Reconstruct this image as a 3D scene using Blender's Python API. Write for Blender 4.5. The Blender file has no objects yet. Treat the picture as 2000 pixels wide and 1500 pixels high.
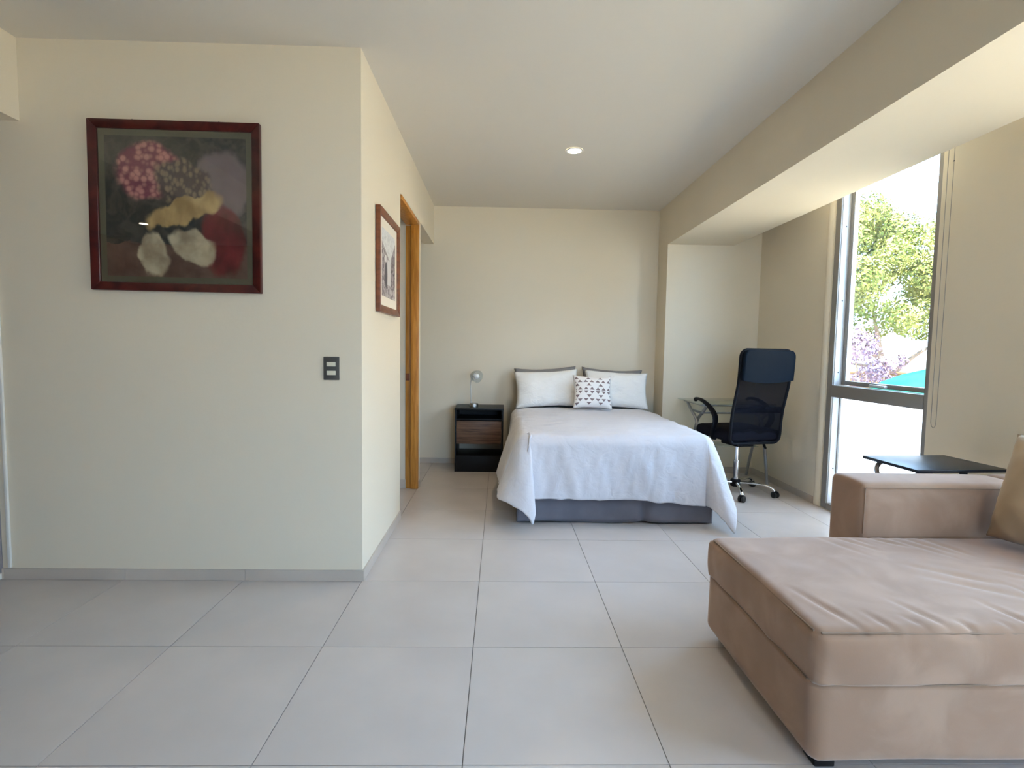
import bpy, bmesh, math, random
from mathutils import Vector, Matrix, noise

# ------------------------------------------------------------------ camera, world, sun, exposure
sc = bpy.context.scene
COL = sc.collection
PI = math.pi


def camera():
    yaw, pitch, roll = 0.02275, 0.06582, 0.01567
    f = Vector((math.sin(yaw) * math.cos(pitch), math.cos(yaw) * math.cos(pitch), -math.sin(pitch)))
    r = Vector((math.cos(yaw), -math.sin(yaw), 0))
    u = r.cross(f)
    r2 = math.cos(roll) * r + math.sin(roll) * u
    u2 = -math.sin(roll) * r + math.cos(roll) * u
    cam = bpy.data.cameras.new('camera')
    cam.sensor_width = 36.0
    cam.lens = 36.0 * 1026.6 / 2000.0
    cam.clip_start = 0.05
    cam.clip_end = 300
    o = bpy.data.objects.new('camera', cam)
    COL.objects.link(o)
    m = Matrix((r2, u2, -f)).transposed().to_4x4()
    m.translation = Vector((0.0929, -3.8392, 1.19565))
    o.matrix_world = m
    sc.camera = o


camera()

WORLD_STRENGTH = 6.0
SUN_STRENGTH = 27.0
sc.view_settings.view_transform = 'Standard'
sc.view_settings.look = 'None'
sc.view_settings.gamma = 1.0
sc.view_settings.use_curve_mapping = False
sc.view_settings.exposure = 1.47
sc.cycles.use_denoising = True
sc.cycles.max_bounces = 11
sc.cycles.diffuse_bounces = 6
sc.cycles.glossy_bounces = 5
sc.cycles.transparent_max_bounces = 16
sc.cycles.sample_clamp_indirect = 8.0

world = bpy.data.worlds.new('sky')
sc.world = world
world.use_nodes = True
wn = world.node_tree
wn.nodes.clear()
wo = wn.nodes.new('ShaderNodeOutputWorld')
wb = wn.nodes.new('ShaderNodeBackground')
wb.inputs[0].default_value = (0.44, 0.665, 1.0, 1)
wb.inputs[1].default_value = WORLD_STRENGTH
wn.links.new(wb.outputs[0], wo.inputs[0])

sun = bpy.data.lights.new('sun', 'SUN')
sun.energy = SUN_STRENGTH
sun.angle = 0.01
sun.color = (1.0, 0.93, 0.80)
so = bpy.data.objects.new('sun', sun)
COL.objects.link(so)
so.rotation_euler = Vector((0.42, 0.10, -0.80)).to_track_quat('-Z', 'Y').to_euler()


def portal(y0, y1, z0, z1, x, rear=None):
    l = bpy.data.lights.new('window_portal', 'AREA')
    l.shape = 'RECTANGLE'
    l.size = z1 - z0
    l.size_y = y1 - y0
    l.cycles.is_portal = True
    o = bpy.data.objects.new('window_portal', l)
    COL.objects.link(o)
    o.location = (x, (y0 + y1) / 2, (z0 + z1) / 2)
    o.rotation_euler = (0, PI / 2, 0)      # area light looks along -Z -> -X
    if rear:
        l.size, l.size_y = rear[1] - rear[0], z1 - z0
        o.location = ((rear[0] + rear[1]) / 2, x, (z0 + z1) / 2)
        o.rotation_euler = (PI / 2, 0, 0)  # looks along +Y


WINS = [(-0.80, 0.17), (-3.60, -1.60)]
for a, b in WINS:
    portal(a, b, 0.02, 2.60, 2.84)
REAR = (0.7, 2.4, 2.30)                   # unseen glazed opening added to light walls facing the rear: x0, x1, head height
YR = -6.4
portal(0, 0, 0.02, REAR[2], YR - 0.17, REAR)


# ------------------------------------------------------------------ node helper
class S:
    """a value socket with arithmetic"""
    def __init__(self, nt, sock):
        self.nt, self.s = nt, sock

    def op(self, kind, *others, clamp=False):
        n = self.nt.nodes.new('ShaderNodeMath')
        n.operation = kind
        n.use_clamp = clamp
        for i, v in enumerate((self,) + others):
            if isinstance(v, S):
                self.nt.links.new(v.s, n.inputs[i])
            else:
                n.inputs[i].default_value = v
        return S(self.nt, n.outputs[0])

    def __add__(s, o): return s.op('ADD', o)
    def __sub__(s, o): return s.op('SUBTRACT', o)
    def __mul__(s, o): return s.op('MULTIPLY', o)
    def __truediv__(s, o): return s.op('DIVIDE', o)
    def lt(s, o): return s.op('LESS_THAN', o)
    def gt(s, o): return s.op('GREATER_THAN', o)
    def absv(s): return s.op('ABSOLUTE')
    def fract(s): return s.op('FRACT')
    def floor(s): return s.op('FLOOR')
    def mod(s, o): return s.op('FLOORED_MODULO', o)
    def mx(s, o): return s.op('MAXIMUM', o)
    def mn(s, o): return s.op('MINIMUM', o)

    def soft(s, e0, e1):
        n = s.nt.nodes.new('ShaderNodeMapRange')
        n.interpolation_type = 'SMOOTHSTEP'
        s.nt.links.new(s.s, n.inputs[0])
        n.inputs[1].default_value = e0
        n.inputs[2].default_value = e1
        return S(s.nt, n.outputs[0])


def rgb(*c):
    if len(c) == 1:
        c = (c[0],) * 3
    return (c[0], c[1], c[2], 1)


def hexc(r, g, b):
    """sRGB 0-255 -> linear"""
    f = lambda v: (v / 255 / 12.92) if v / 255 <= 0.04045 else ((v / 255 + 0.055) / 1.055) ** 2.4
    return (f(r), f(g), f(b), 1)


class Mat:
    def __init__(self, name, color, rough=0.6, metal=0.0, spec=0.5, **kw):
        self.m = bpy.data.materials.new(name)
        self.m.use_nodes = True
        self.nt = self.m.node_tree
        self.b = self.nt.nodes['Principled BSDF']
        self.out = self.nt.nodes['Material Output']
        self.b.inputs['Base Color'].default_value = color
        self.b.inputs['Roughness'].default_value = rough
        self.b.inputs['Metallic'].default_value = metal
        self.b.inputs['Specular IOR Level'].default_value = spec
        for k, v in kw.items():
            self.b.inputs[k.replace('_', ' ')].default_value = v
        self.color = color

    def coord(self, which='Object', scale=(1, 1, 1), rot=(0, 0, 0)):
        t = self.nt.nodes.new('ShaderNodeTexCoord')
        mp = self.nt.nodes.new('ShaderNodeMapping')
        mp.inputs['Scale'].default_value = scale
        mp.inputs['Rotation'].default_value = rot
        self.nt.links.new(t.outputs[which], mp.inputs[0])
        return mp.outputs[0]

    def noise(self, scale, detail=3, which='Object', stretch=(1, 1, 1), distortion=0.0, rough=0.5):
        n = self.nt.nodes.new('ShaderNodeTexNoise')
        n.inputs['Scale'].default_value = scale
        n.inputs['Detail'].default_value = detail
        n.inputs['Roughness'].default_value = rough
        n.inputs['Distortion'].default_value = distortion
        self.nt.links.new(self.coord(which, stretch), n.inputs['Vector'])
        return S(self.nt, n.outputs['Fac'])

    def dots(self, scale, r0, r1, stretch=(1, 1, 1)):
        n = self.nt.nodes.new('ShaderNodeTexVoronoi')
        n.inputs['Scale'].default_value = scale
        self.nt.links.new(self.coord('UV', stretch), n.inputs['Vector'])
        return S(self.nt, n.outputs['Distance']).soft(r1, r0)

    def mix(self, fac, a, b):
        n = self.nt.nodes.new('ShaderNodeMix')
        n.data_type = 'RGBA'
        for i, v in ((0, fac), (6, a), (7, b)):
            if isinstance(v, S):
                self.nt.links.new(v.s, n.inputs[i])
            elif hasattr(v, 'is_linked'):
                self.nt.links.new(v, n.inputs[i])
            else:
                n.inputs[i].default_value = v
        return n.outputs[2]

    def setcol(self, c):
        self.nt.links.new(c, self.b.inputs['Base Color'])
        return self

    def bump(self, h, strength=0.2, dist=0.01):
        n = self.nt.nodes.new('ShaderNodeBump')
        n.inputs['Strength'].default_value = strength
        n.inputs['Distance'].default_value = dist
        self.nt.links.new(h.s, n.inputs['Height'])
        self.nt.links.new(n.outputs[0], self.b.inputs['Normal'])
        return self

    def vary(self, scale, amount, detail=3, stretch=(1, 1, 1), lo=0.3, hi=0.7):
        """colour drifts by +-amount around the base with a noise"""
        f = self.noise(scale, detail, stretch=stretch).soft(lo, hi)
        c = self.color
        a = tuple(max(0, v * (1 - amount)) for v in c[:3]) + (1,)
        b = tuple(min(1, v * (1 + amount)) for v in c[:3]) + (1,)
        return self.setcol(self.mix(f, a, b))

    def uv(self):
        t = self.nt.nodes.new('ShaderNodeTexCoord')
        sp = self.nt.nodes.new('ShaderNodeSeparateXYZ')
        self.nt.links.new(t.outputs['UV'], sp.inputs[0])
        return S(self.nt, sp.outputs[0]), S(self.nt, sp.outputs[1])


def clear_mix(name, tint, reflect_ior, rough=0.0, haze=0.0, haze_col=(1, 1, 1, 1), translucent=False):
    """thin pane: transparent + fresnel gloss (+ a veil of diffuse)"""
    m = bpy.data.materials.new(name)
    m.use_nodes = True
    nt = m.node_tree
    nt.nodes.clear()
    out = nt.nodes.new('ShaderNodeOutputMaterial')
    tr = nt.nodes.new('ShaderNodeBsdfTransparent')
    tr.inputs[0].default_value = tint
    gl = nt.nodes.new('ShaderNodeBsdfGlossy')
    gl.inputs['Roughness'].default_value = rough
    lw = nt.nodes.new('ShaderNodeLayerWeight')     # Schlick reflectance, the same from both faces of the pane
    lw.inputs['Blend'].default_value = 0.5
    f0 = ((reflect_ior - 1) / (reflect_ior + 1)) ** 2
    fr = (S(nt, lw.outputs['Facing']).op('POWER', 5.0) * (1 - f0)) + f0
    mx = nt.nodes.new('ShaderNodeMixShader')
    body = tr.outputs[0]
    if haze > 0:
        d = nt.nodes.new('ShaderNodeBsdfTranslucent' if translucent else 'ShaderNodeBsdfDiffuse')
        d.inputs[0].default_value = haze_col
        hm = nt.nodes.new('ShaderNodeMixShader')
        hm.inputs[0].default_value = haze
        nt.links.new(tr.outputs[0], hm.inputs[1])
        nt.links.new(d.outputs[0], hm.inputs[2])
        body = hm.outputs[0]
    nt.links.new(fr.s, mx.inputs[0])
    nt.links.new(body, mx.inputs[1])
    nt.links.new(gl.outputs[0], mx.inputs[2])
    nt.links.new(mx.outputs[0], out.inputs[0])
    return m


# ------------------------------------------------------------------ materials
M = {}
WALLC = (0.745, 0.67, 0.535, 1)
w = Mat('painted_plaster', WALLC, 0.75, spec=0.25)
w.bump(w.noise(55, 4), 0.12, 0.004)
M['wall'] = w.m
w = Mat('ceiling_paint', (0.71, 0.665, 0.59, 1), 0.8, spec=0.2)
w.bump(w.noise(40, 3), 0.05, 0.004)
M['ceiling'] = w.m
w = Mat('porcelain_tile', (0.58, 0.53, 0.50, 1), 0.27, spec=0.45)
w.vary(2.2, 0.05, 5)
n1 = w.noise(14, 4)
M['tile'] = w.m
M['grout'] = Mat('grout', (0.22, 0.205, 0.19, 1), 0.85).m
w = Mat('baseboard_porcelain', (0.53, 0.465, 0.40, 1), 0.35)
w.vary(3, 0.06)
M['base'] = w.m
w = Mat('oak_jamb', (0.50, 0.235, 0.05, 1), 0.4)
f = w.noise(9, 6, stretch=(6, 6, 0.5), distortion=0.6).soft(0.3, 0.7)
w.setcol(w.mix(f, (0.46, 0.175, 0.022, 1), (0.64, 0.285, 0.05, 1)))
M['oak'] = w.m
w = Mat('brown_bounce_wall', (0.28, 0.155, 0.07, 1), 0.5)  # unseen walls made wood brown so their bounce stays dim and warm
w.vary(4, 0.25, 5, stretch=(3, 3, 0.4))
M['panel'] = w.m
M['alu'] = Mat('grey_aluminium', (0.27, 0.255, 0.235, 1), 0.45, metal=0.2).m
M['alu_light'] = Mat('pale_aluminium', (0.62, 0.63, 0.65, 1), 0.45, metal=0.2).m
M['gasket'] = Mat('dark_gasket', (0.05, 0.055, 0.06, 1), 0.6).m
M['screw'] = Mat('screw_head', (0.10, 0.10, 0.11, 1), 0.4, metal=0.8).m
M['white_trim'] = Mat('white_trim', (0.78, 0.77, 0.73, 1), 0.5).m
M['glass'] = clear_mix('window_glass', (0.96, 0.98, 0.97, 1), 1.45, 0.0, haze=0.035)  # slight diffuse haze stands in for glare over the view
M['frost'] = clear_mix('frosted_glass', (0.95, 0.98, 1, 1), 1.4, 0.35, haze=0.93, haze_col=(0.74, 0.77, 0.78, 1), translucent=True)
M['dark_glass'] = clear_mix('dark_tinted_glass', (0.25, 0.32, 0.27, 1), 1.5, 0.02)
M['pane'] = clear_mix('picture_glass', (0.97, 0.98, 0.97, 1), 1.5, 0.015)

w = Mat('white_cotton', (0.645, 0.63, 0.665, 1), 0.85, spec=0.15, Sheen_Weight=0.25)
w.bump(w.noise(13, 6, distortion=1.4), 0.40, 0.014)
M['cotton'] = w.m
w = Mat('white_pillow_cotton', (0.85, 0.84, 0.81, 1), 0.85, spec=0.15, Sheen_Weight=0.2)
w.bump(w.noise(9, 5, distortion=1.8, stretch=(1, 1, 2)), 0.5, 0.016)
M['pillow'] = w.m
w = Mat('slate_grey_cotton', (0.155, 0.15, 0.175, 1), 0.85, spec=0.2, Sheen_Weight=0.15)
w.vary(6, 0.08, 4)
w.bump(w.noise(160, 2), 0.08, 0.002)
M['grey_cloth'] = w.m
w = Mat('grey_pillow_cotton', (0.245, 0.235, 0.235, 1), 0.85, spec=0.2)
w.bump(w.noise(14, 4, distortion=1.0), 0.3, 0.01)
M['grey_pillow'] = w.m
M['mattress'] = Mat('mattress_ticking', (0.72, 0.70, 0.68, 1), 0.8).m
M['bed_base'] = Mat('black_bed_base', (0.012, 0.012, 0.013, 1), 0.7).m

w = Mat('black_brown_laminate', (0.007, 0.006, 0.006, 1), 0.42, spec=0.25)
M['blackwood'] = w.m
w = Mat('walnut_laminate', (0.12, 0.058, 0.03, 1), 0.45)
f = w.noise(7, 7, stretch=(0.6, 1, 9), distortion=0.4, rough=0.6).soft(0.32, 0.68)
w.setcol(w.mix(f, (0.065, 0.03, 0.016, 1), (0.19, 0.10, 0.055, 1)))
M['walnut'] = w.m
M['chrome'] = Mat('chrome', (0.80, 0.80, 0.80, 1), 0.12, metal=1.0).m
M['steel'] = Mat('brushed_steel', (0.50, 0.49, 0.47, 1), 0.33, metal=1.0).m
M['silver_paint'] = Mat('silver_grey_paint', (0.33, 0.33, 0.34, 1), 0.42, metal=0.45).m
M['lamp_glass'] = clear_mix('lamp_shade_glass', (0.86, 0.88, 0.88, 1), 1.6, 0.05, haze=0.16, haze_col=(0.9, 0.9, 0.9, 1))
M['bulb'] = Mat('frosted_bulb', (0.88, 0.88, 0.86, 1), 0.35).m
w = Mat('downlight_bulb', (1, 0.9, 0.75, 1), 0.5)
w.b.inputs['Emission Color'].default_value = (1.0, 0.86, 0.62, 1)
w.b.inputs['Emission Strength'].default_value = 22.0
M['emit'] = w.m

M['plastic'] = Mat('black_plastic', (0.006, 0.006, 0.008, 1), 0.5, spec=0.10).m
M['rubber'] = Mat('black_rubber', (0.01, 0.01, 0.011, 1), 0.6).m
w = Mat('black_leatherette', (0.006, 0.010, 0.016, 1), 0.5, spec=0.05)
w.bump(w.noise(220, 2), 0.12, 0.002)
M['leather'] = w.m
w = Mat('black_seat_fabric', (0.006, 0.006, 0.010, 1), 0.9, spec=0.1)
M['seat_fabric'] = w.m


def mesh_fabric():
    m = bpy.data.materials.new('black_mesh_fabric')
    m.use_nodes = True
    nt = m.node_tree
    b = nt.nodes['Principled BSDF']
    b.inputs['Base Color'].default_value = (0.004, 0.004, 0.007, 1)
    b.inputs['Roughness'].default_value = 0.5
    b.inputs['Specular IOR Level'].default_value = 0.04
    t = nt.nodes.new('ShaderNodeBsdfTransparent')
    mx = nt.nodes.new('ShaderNodeMixShader')
    mx.inputs[0].default_value = 0.74
    nt.links.new(t.outputs[0], mx.inputs[1])
    nt.links.new(b.outputs[0], mx.inputs[2])
    nt.links.new(mx.outputs[0], nt.nodes['Material Output'].inputs[0])
    return m


M['mesh'] = mesh_fabric()
M['desk_glass'] = clear_mix('desk_glass', (0.86, 0.93, 0.90, 1), 1.5, 0.0, haze=0.05, haze_col=(0.7, 0.8, 0.78, 1))
w = Mat('beige_suede', (0.50, 0.375, 0.285, 1), 0.92, spec=0.12, Sheen_Weight=0.6, Sheen_Roughness=0.45, Sheen_Tint=(1.0, 0.90, 0.86, 1))
f = w.noise(5, 5, distortion=0.8).soft(0.35, 0.7)
w.setcol(w.mix(f, (0.295, 0.18, 0.115, 1), (0.365, 0.235, 0.158, 1)))
w.bump(w.noise(300, 2), 0.06, 0.002)
M['suede'] = w.m
w = Mat('cream_cushion_cloth', (0.46, 0.355, 0.24, 1), 0.9, spec=0.12, Sheen_Weight=0.2)
w.vary(4, 0.07)
w.bump(w.noise(90, 3), 0.1, 0.003)
M['cushion'] = w.m
M['piping'] = Mat('beige_seam', (0.24, 0.155, 0.10, 1), 0.9).m
M['table_black'] = Mat('black_table_laminate', (0.009, 0.011, 0.017, 1), 0.36, spec=0.35).m
w = Mat('mahogany_frame', (0.055, 0.008, 0.008, 1), 0.28)
f = w.noise(8, 5, stretch=(1, 1, 1), distortion=1.0).soft(0.3, 0.7)
w.setcol(w.mix(f, (0.035, 0.005, 0.006, 1), (0.085, 0.014, 0.011, 1)))
M['mahogany'] = w.m
w = Mat('reddish_wood_frame', (0.18, 0.055, 0.022, 1), 0.35)
w.vary(12, 0.25, 5, stretch=(1, 1, 3))
M['redwood'] = w.m
M['mat_board'] = Mat('grey_green_mat_board', (0.115, 0.105, 0.068, 1), 0.8).m
M['paper'] = Mat('cream_paper', (0.80, 0.73, 0.62, 1), 0.8).m
M['wire'] = Mat('hanging_wire', (0.12, 0.11, 0.09, 1), 0.5, metal=0.4).m
M['plate'] = Mat('charcoal_switch_plate', (0.075, 0.072, 0.068, 1), 0.4).m
M['ivory'] = Mat('ivory_rocker', (0.72, 0.68, 0.55, 1), 0.4).m
M['cord'] = Mat('bead_chain', (0.30, 0.285, 0.25, 1), 0.5).m
M['tan'] = Mat('tan_door_rail', (0.34, 0.28, 0.21, 1), 0.5).m
M['lilac_grey'] = Mat('lilac_grey_metal', (0.33, 0.31, 0.33, 1), 0.45).m
# outdoors
for nm, c1, c2 in (('leaf', (0.10, 0.125, 0.025, 1), (0.24, 0.235, 0.065, 1)), ('leaf_dark', (0.08, 0.12, 0.05, 1), (0.16, 0.20, 0.08, 1)),  # leaf tones raised to pale yellow to carry the glare
                   ('blossom', (0.13, 0.085, 0.12, 1), (0.24, 0.17, 0.205, 1))):
    w = Mat(nm, c1, 0.7, spec=0.05)
    w.setcol(w.mix(w.noise(1.7, 3).soft(0.35, 0.65), c1, c2))
    w.b.inputs['Transmission Weight'].default_value = 0.0
    M[nm] = w.m
w = Mat('bark', (0.16, 0.11, 0.075, 1), 0.9)
w.vary(6, 0.3, 4, stretch=(1, 1, 0.3))
M['bark'] = w.m
w = Mat('ochre_garden_wall', (0.15, 0.095, 0.05, 1), 0.9, spec=0.0)
w.vary(1.5, 0.2, 5)
M['ochre'] = w.m
M['white_render'] = Mat('white_rendered_wall', (0.75, 0.74, 0.71, 1), 0.9).m
w = Mat('turquoise_canvas', (0.008, 0.075, 0.058, 1), 0.9, spec=0.0)
w.vary(2.5, 0.3, 3)
M['teal'] = w.m
w = Mat('street_ground', (0.29, 0.25, 0.19, 1), 0.9)
w.vary(0.6, 0.15, 4)
M['ground'] = w.m


def ellipse(m, u, v, cx, cy, rx, ry, ang=0.0, soft=0.25):
    c, s = math.cos(ang), math.sin(ang)
    du, dv = u - cx, v - cy
    a = (du * c + dv * s) * (1 / rx)
    b = (dv * c - du * s) * (1 / ry)
    return (a * a + b * b).soft(1.0 + soft, 1.0 - soft)


def abstract_print():
    """loose colour patches in dark, rose, ochre, cream and wine tones"""
    w = Mat('abstract_colour_print', (0.03, 0.03, 0.03, 1), 0.6)
    u, v = w.uv()
    n1 = w.noise(5, 4, 'UV')
    n2 = w.noise(5.7, 4, 'UV', stretch=(1.3, 0.8, 1))
    u2 = u + (n1 - 0.5) * 0.16
    v2 = v + (n2 - 0.5) * 0.16
    col = w.mix(w.noise(9, 5, 'UV', distortion=1.5).soft(0.35, 0.7), (0.020, 0.022, 0.022, 1), (0.07, 0.062, 0.05, 1))
    speck = w.dots(24, 0.25, 0.75)
    rose = w.mix(speck, (0.20, 0.04, 0.07, 1), (0.55, 0.24, 0.22, 1))
    weave = w.dots(32, 0.25, 0.7, (1, 0.7, 1))
    brown = w.mix(weave, (0.07, 0.045, 0.045, 1), (0.24, 0.17, 0.115, 1))
    mauve = w.mix(n1, (0.11, 0.075, 0.085, 1), (0.24, 0.18, 0.19, 1))
    wine = w.mix(n2.soft(0.3, 0.7), (0.07, 0.010, 0.010, 1), (0.20, 0.025, 0.028, 1))
    earth = w.mix(n1.soft(0.3, 0.7), (0.08, 0.04, 0.03, 1), (0.17, 0.10, 0.075, 1))
    ochre = w.mix(n2.soft(0.3, 0.7), (0.32, 0.20, 0.08, 1), (0.55, 0.38, 0.17, 1))
    cream = w.mix(n1.soft(0.3, 0.7), (0.28, 0.21, 0.14, 1), (0.60, 0.51, 0.36, 1))
    for mask, c in ((v2.lt(0.24), earth),
                    (ellipse(w, u2, v2, 0.83, 0.66, 0.20, 0.24), mauve),
                    (ellipse(w, u2, v2, 0.83, 0.27, 0.15, 0.26, 0.1), wine),
                    (ellipse(w, u2, v2, 0.30, 0.76, 0.23, 0.21, 0.3), rose),
                    (ellipse(w, u2, v2, 0.56, 0.66, 0.22, 0.17, -0.6), brown),
                    (ellipse(w, u2, v2, 0.33, 0.17, 0.10, 0.17, 0.2), cream),
                    (ellipse(w, u2, v2, 0.62, 0.22, 0.17, 0.11, -0.5), cream),
                    (ellipse(w, u2, v2, 0.55, 0.48, 0.28, 0.085, 0.35), ochre)):
        col = w.mix(mask, col, c)
    w.setcol(col)
    return w.m


M['abstract'] = abstract_print()


def street_print():
    w = Mat('street_sketch_print', (0.5, 0.5, 0.5, 1), 0.7)
    u, v = w.uv()
    nz = w.noise(14, 6, 'UV', distortion=1.0)
    dark = w.mix(nz.soft(0.3, 0.7), (0.055, 0.045, 0.055, 1), (0.42, 0.36, 0.37, 1))
    mid = w.mix(nz.soft(0.35, 0.65), (0.17, 0.14, 0.15, 1), (0.52, 0.47, 0.46, 1))
    sky = w.mix(nz.soft(0.4, 0.8), (0.70, 0.70, 0.69, 1), (0.45, 0.44, 0.45, 1))
    col = sky
    roof = (v - (u * -0.38 + 0.80)).lt(0.0) * u.lt(0.62)
    col = w.mix(roof, col, mid)
    right = u.gt(0.66) * (v - (u * 0.9 + 0.02)).lt(0.0)
    col = w.mix(right, col, dark)
    lane = (u - 0.5).absv().lt(0.11) * v.lt(0.58) * v.gt(0.2)
    col = w.mix(lane, col, (0.62, 0.60, 0.60, 1))
    street = v.lt(0.2)
    col = w.mix(street, col, mid)
    fig = ellipse(w, u, v, 0.30, 0.33, 0.10, 0.20, 0, 0.3)
    col = w.mix(fig, col, (0.09, 0.08, 0.09, 1))
    win = (u - 0.27).absv().lt(0.06) * (v - 0.58).absv().lt(0.05)
    col = w.mix(win, col, (0.70, 0.68, 0.66, 1))
    w.setcol(col)
    return w.m


M['street'] = street_print()


def triangle_cloth():
    """white cloth printed with rows of small mauve-grey triangles"""
    w = Mat('triangle_print_cloth', (0.84, 0.82, 0.80, 1), 0.85, spec=0.15)
    u, v = w.uv()
    vv = v * 8.8 - 0.4
    row = vv.floor()
    fv = vv.fract()
    up = row.gt(3.5)                       # upper half points up, lower half points down
    h = fv * up + (fv * -1.0 + 1.0) * (up * -1.0 + 1.0)
    even = row.mod(2.0)                    # every other row is sparse
    sparse = (even - up).absv() * -1.0 + 1.0
    cols = 6.6
    x = u * cols
    dx = ((x + 0.5).fract() - 0.5).absv()
    xs = x + 0.5
    dxs = ((xs * 0.5).fract() - 0.5).absv() * 2.0
    d = dx * (sparse * -1.0 + 1.0) + dxs * sparse
    body = h.gt(0.14) * h.lt(0.86)
    tri = (d - ((h * -1.0 + 0.86) * 0.56)).lt(0.0) * body
    edge = u.gt(0.035) * u.lt(0.965) * v.gt(0.05) * v.lt(0.95)
    w.setcol(w.mix(tri * edge, (0.84, 0.82, 0.80, 1), (0.235, 0.175, 0.175, 1)))
    w.bump(w.noise(26, 4), 0.15, 0.006)
    return w.m


M['triangles'] = triangle_cloth()


# ------------------------------------------------------------------ mesh helpers
class MB:
    def __init__(self):
        self.v, self.f, self.uv = [], [], None

    def box(self, x0, x1, y0, y1, z0, z1):
        b = len(self.v)
        for z in (z0, z1):
            self.v += [(x0, y0, z), (x1, y0, z), (x1, y1, z), (x0, y1, z)]
        for q in ((3, 2, 1, 0), (4, 5, 6, 7), (0, 1, 5, 4), (1, 2, 6, 5), (2, 3, 7, 6), (3, 0, 4, 7)):
            self.f.append(tuple(b + i for i in q))
        return self

    def tube(self, path, r, seg=12, caps=True, flat=None):
        """sweep a circle (or ellipse r x flat) along the path; r may be a list"""
        P = [Vector(p) for p in path]
        b = len(self.v)
        n = len(P)
        up = None
        for i, p in enumerate(P):
            t = (P[min(i + 1, n - 1)] - P[max(i - 1, 0)]).normalized()
            if up is None:
                up = Vector((0, 0, 1)) if abs(t.z) < 0.9 else Vector((1, 0, 0))
            a = t.cross(up).normalized()
            up = a.cross(t).normalized()
            rr = r[i] if isinstance(r, (list, tuple)) else r
            r2 = flat if flat else rr
            for k in range(seg):
                w = 2 * PI * k / seg
                self.v.append(tuple(p + a * (math.cos(w) * rr) + up * (math.sin(w) * r2)))
        for i in range(n - 1):
            for k in range(seg):
                k2 = (k + 1) % seg
                self.f.append((b + i * seg + k, b + i * seg + k2, b + (i + 1) * seg + k2, b + (i + 1) * seg + k))
        if caps:
            self.f.append(tuple(b + k for k in reversed(range(seg))))
            self.f.append(tuple(b + (n - 1) * seg + k for k in range(seg)))
        return self

    def lathe(self, prof, seg=24, mat=None, cap0=True, cap1=True):
        """revolve (r, z) about Z; mat maps to place"""
        b = len(self.v)
        for r, z in prof:
            for k in range(seg):
                w = 2 * PI * k / seg
                p = Vector((r * math.cos(w), r * math.sin(w), z))
                if mat is not None:
                    p = mat @ p
                self.v.append(tuple(p))
        n = len(prof)
        for i in range(n - 1):
            for k in range(seg):
                k2 = (k + 1) % seg
                self.f.append((b + i * seg + k, b + i * seg + k2, b + (i + 1) * seg + k2, b + (i + 1) * seg + k))
        if cap0:
            self.f.append(tuple(b + k for k in reversed(range(seg))))
        if cap1:
            self.f.append(tuple(b + (n - 1) * seg + k for k in range(seg)))
        return self

    def grid(self, fn, nu, nv, uv=False):
        b = len(self.v)
        for j in range(nv + 1):
            for i in range(nu + 1):
                self.v.append(tuple(fn(i / nu, j / nv)))
        for j in range(nv):
            for i in range(nu):
                a = b + j * (nu + 1) + i
                self.f.append((a, a + 1, a + nu + 2, a + nu + 1))
        return self

    def mesh(self, name, smooth=None, bevel=0.0, seg=2):
        me = bpy.data.meshes.new(name)
        me.from_pydata(self.v, [], self.f)
        if bevel > 0:
            bm = bmesh.new()
            bm.from_mesh(me)
            bmesh.ops.bevel(bm, geom=list(bm.edges), offset=bevel, segments=seg, profile=0.6, affect='EDGES', clamp_overlap=True)
            bm.to_mesh(me)
            bm.free()
            smooth = smooth or 50
        if smooth:
            me.shade_smooth()
            me.set_sharp_from_angle(angle=math.radians(smooth))
        me.update()
        return me


def obj(name, me, mat, parent=None):
    o = bpy.data.objects.new(name, me)
    COL.objects.link(o)
    if mat:
        me.materials.append(M[mat])
    if parent is not None:
        o.parent = parent
    return o


def part(name, mb, mat, parent, smooth=None, bevel=0.0, seg=2):
    return obj(name, mb.mesh(name, smooth, bevel, seg), mat, parent)


def bx(name, d, mat, parent, bevel=0.0, seg=2):
    return part(name, MB().box(*d), mat, parent, None, bevel, seg)


def tag(o, label, cat, group=None):
    o['label'] = label
    o['category'] = cat
    if group:
        o['group'] = group
    return o


def thing(name, label, cat, loc=(0, 0, 0), rotz=0.0, group=None, rot=None):
    o = bpy.data.objects.new(name, None)
    o.empty_display_size = 0.05
    COL.objects.link(o)
    o.location = loc
    o.rotation_euler = rot if rot else (0, 0, rotz)
    return tag(o, label, cat, group)


def struct(name, mb, mat, parent=None, smooth=None, bevel=0.0):
    o = obj(name, mb.mesh(name, smooth, bevel), mat, parent)
    if parent is None:
        o['kind'] = 'structure'
    return o


def smooth_path(pts, n=8):
    """Catmull-Rom through pts"""
    P = [Vector(p) for p in pts]
    P = [2 * P[0] - P[1]] + P + [2 * P[-1] - P[-2]]
    out = []
    for i in range(1, len(P) - 2):
        for k in range(n):
            t = k / n
            a, b, c, d = P[i - 1], P[i], P[i + 1], P[i + 2]
            out.append(0.5 * ((2 * b) + (c - a) * t + (2 * a - 5 * b + 4 * c - d) * t * t + (3 * b - a - 3 * c + d) * t ** 3))
    out.append(P[-2])
    return out


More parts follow.
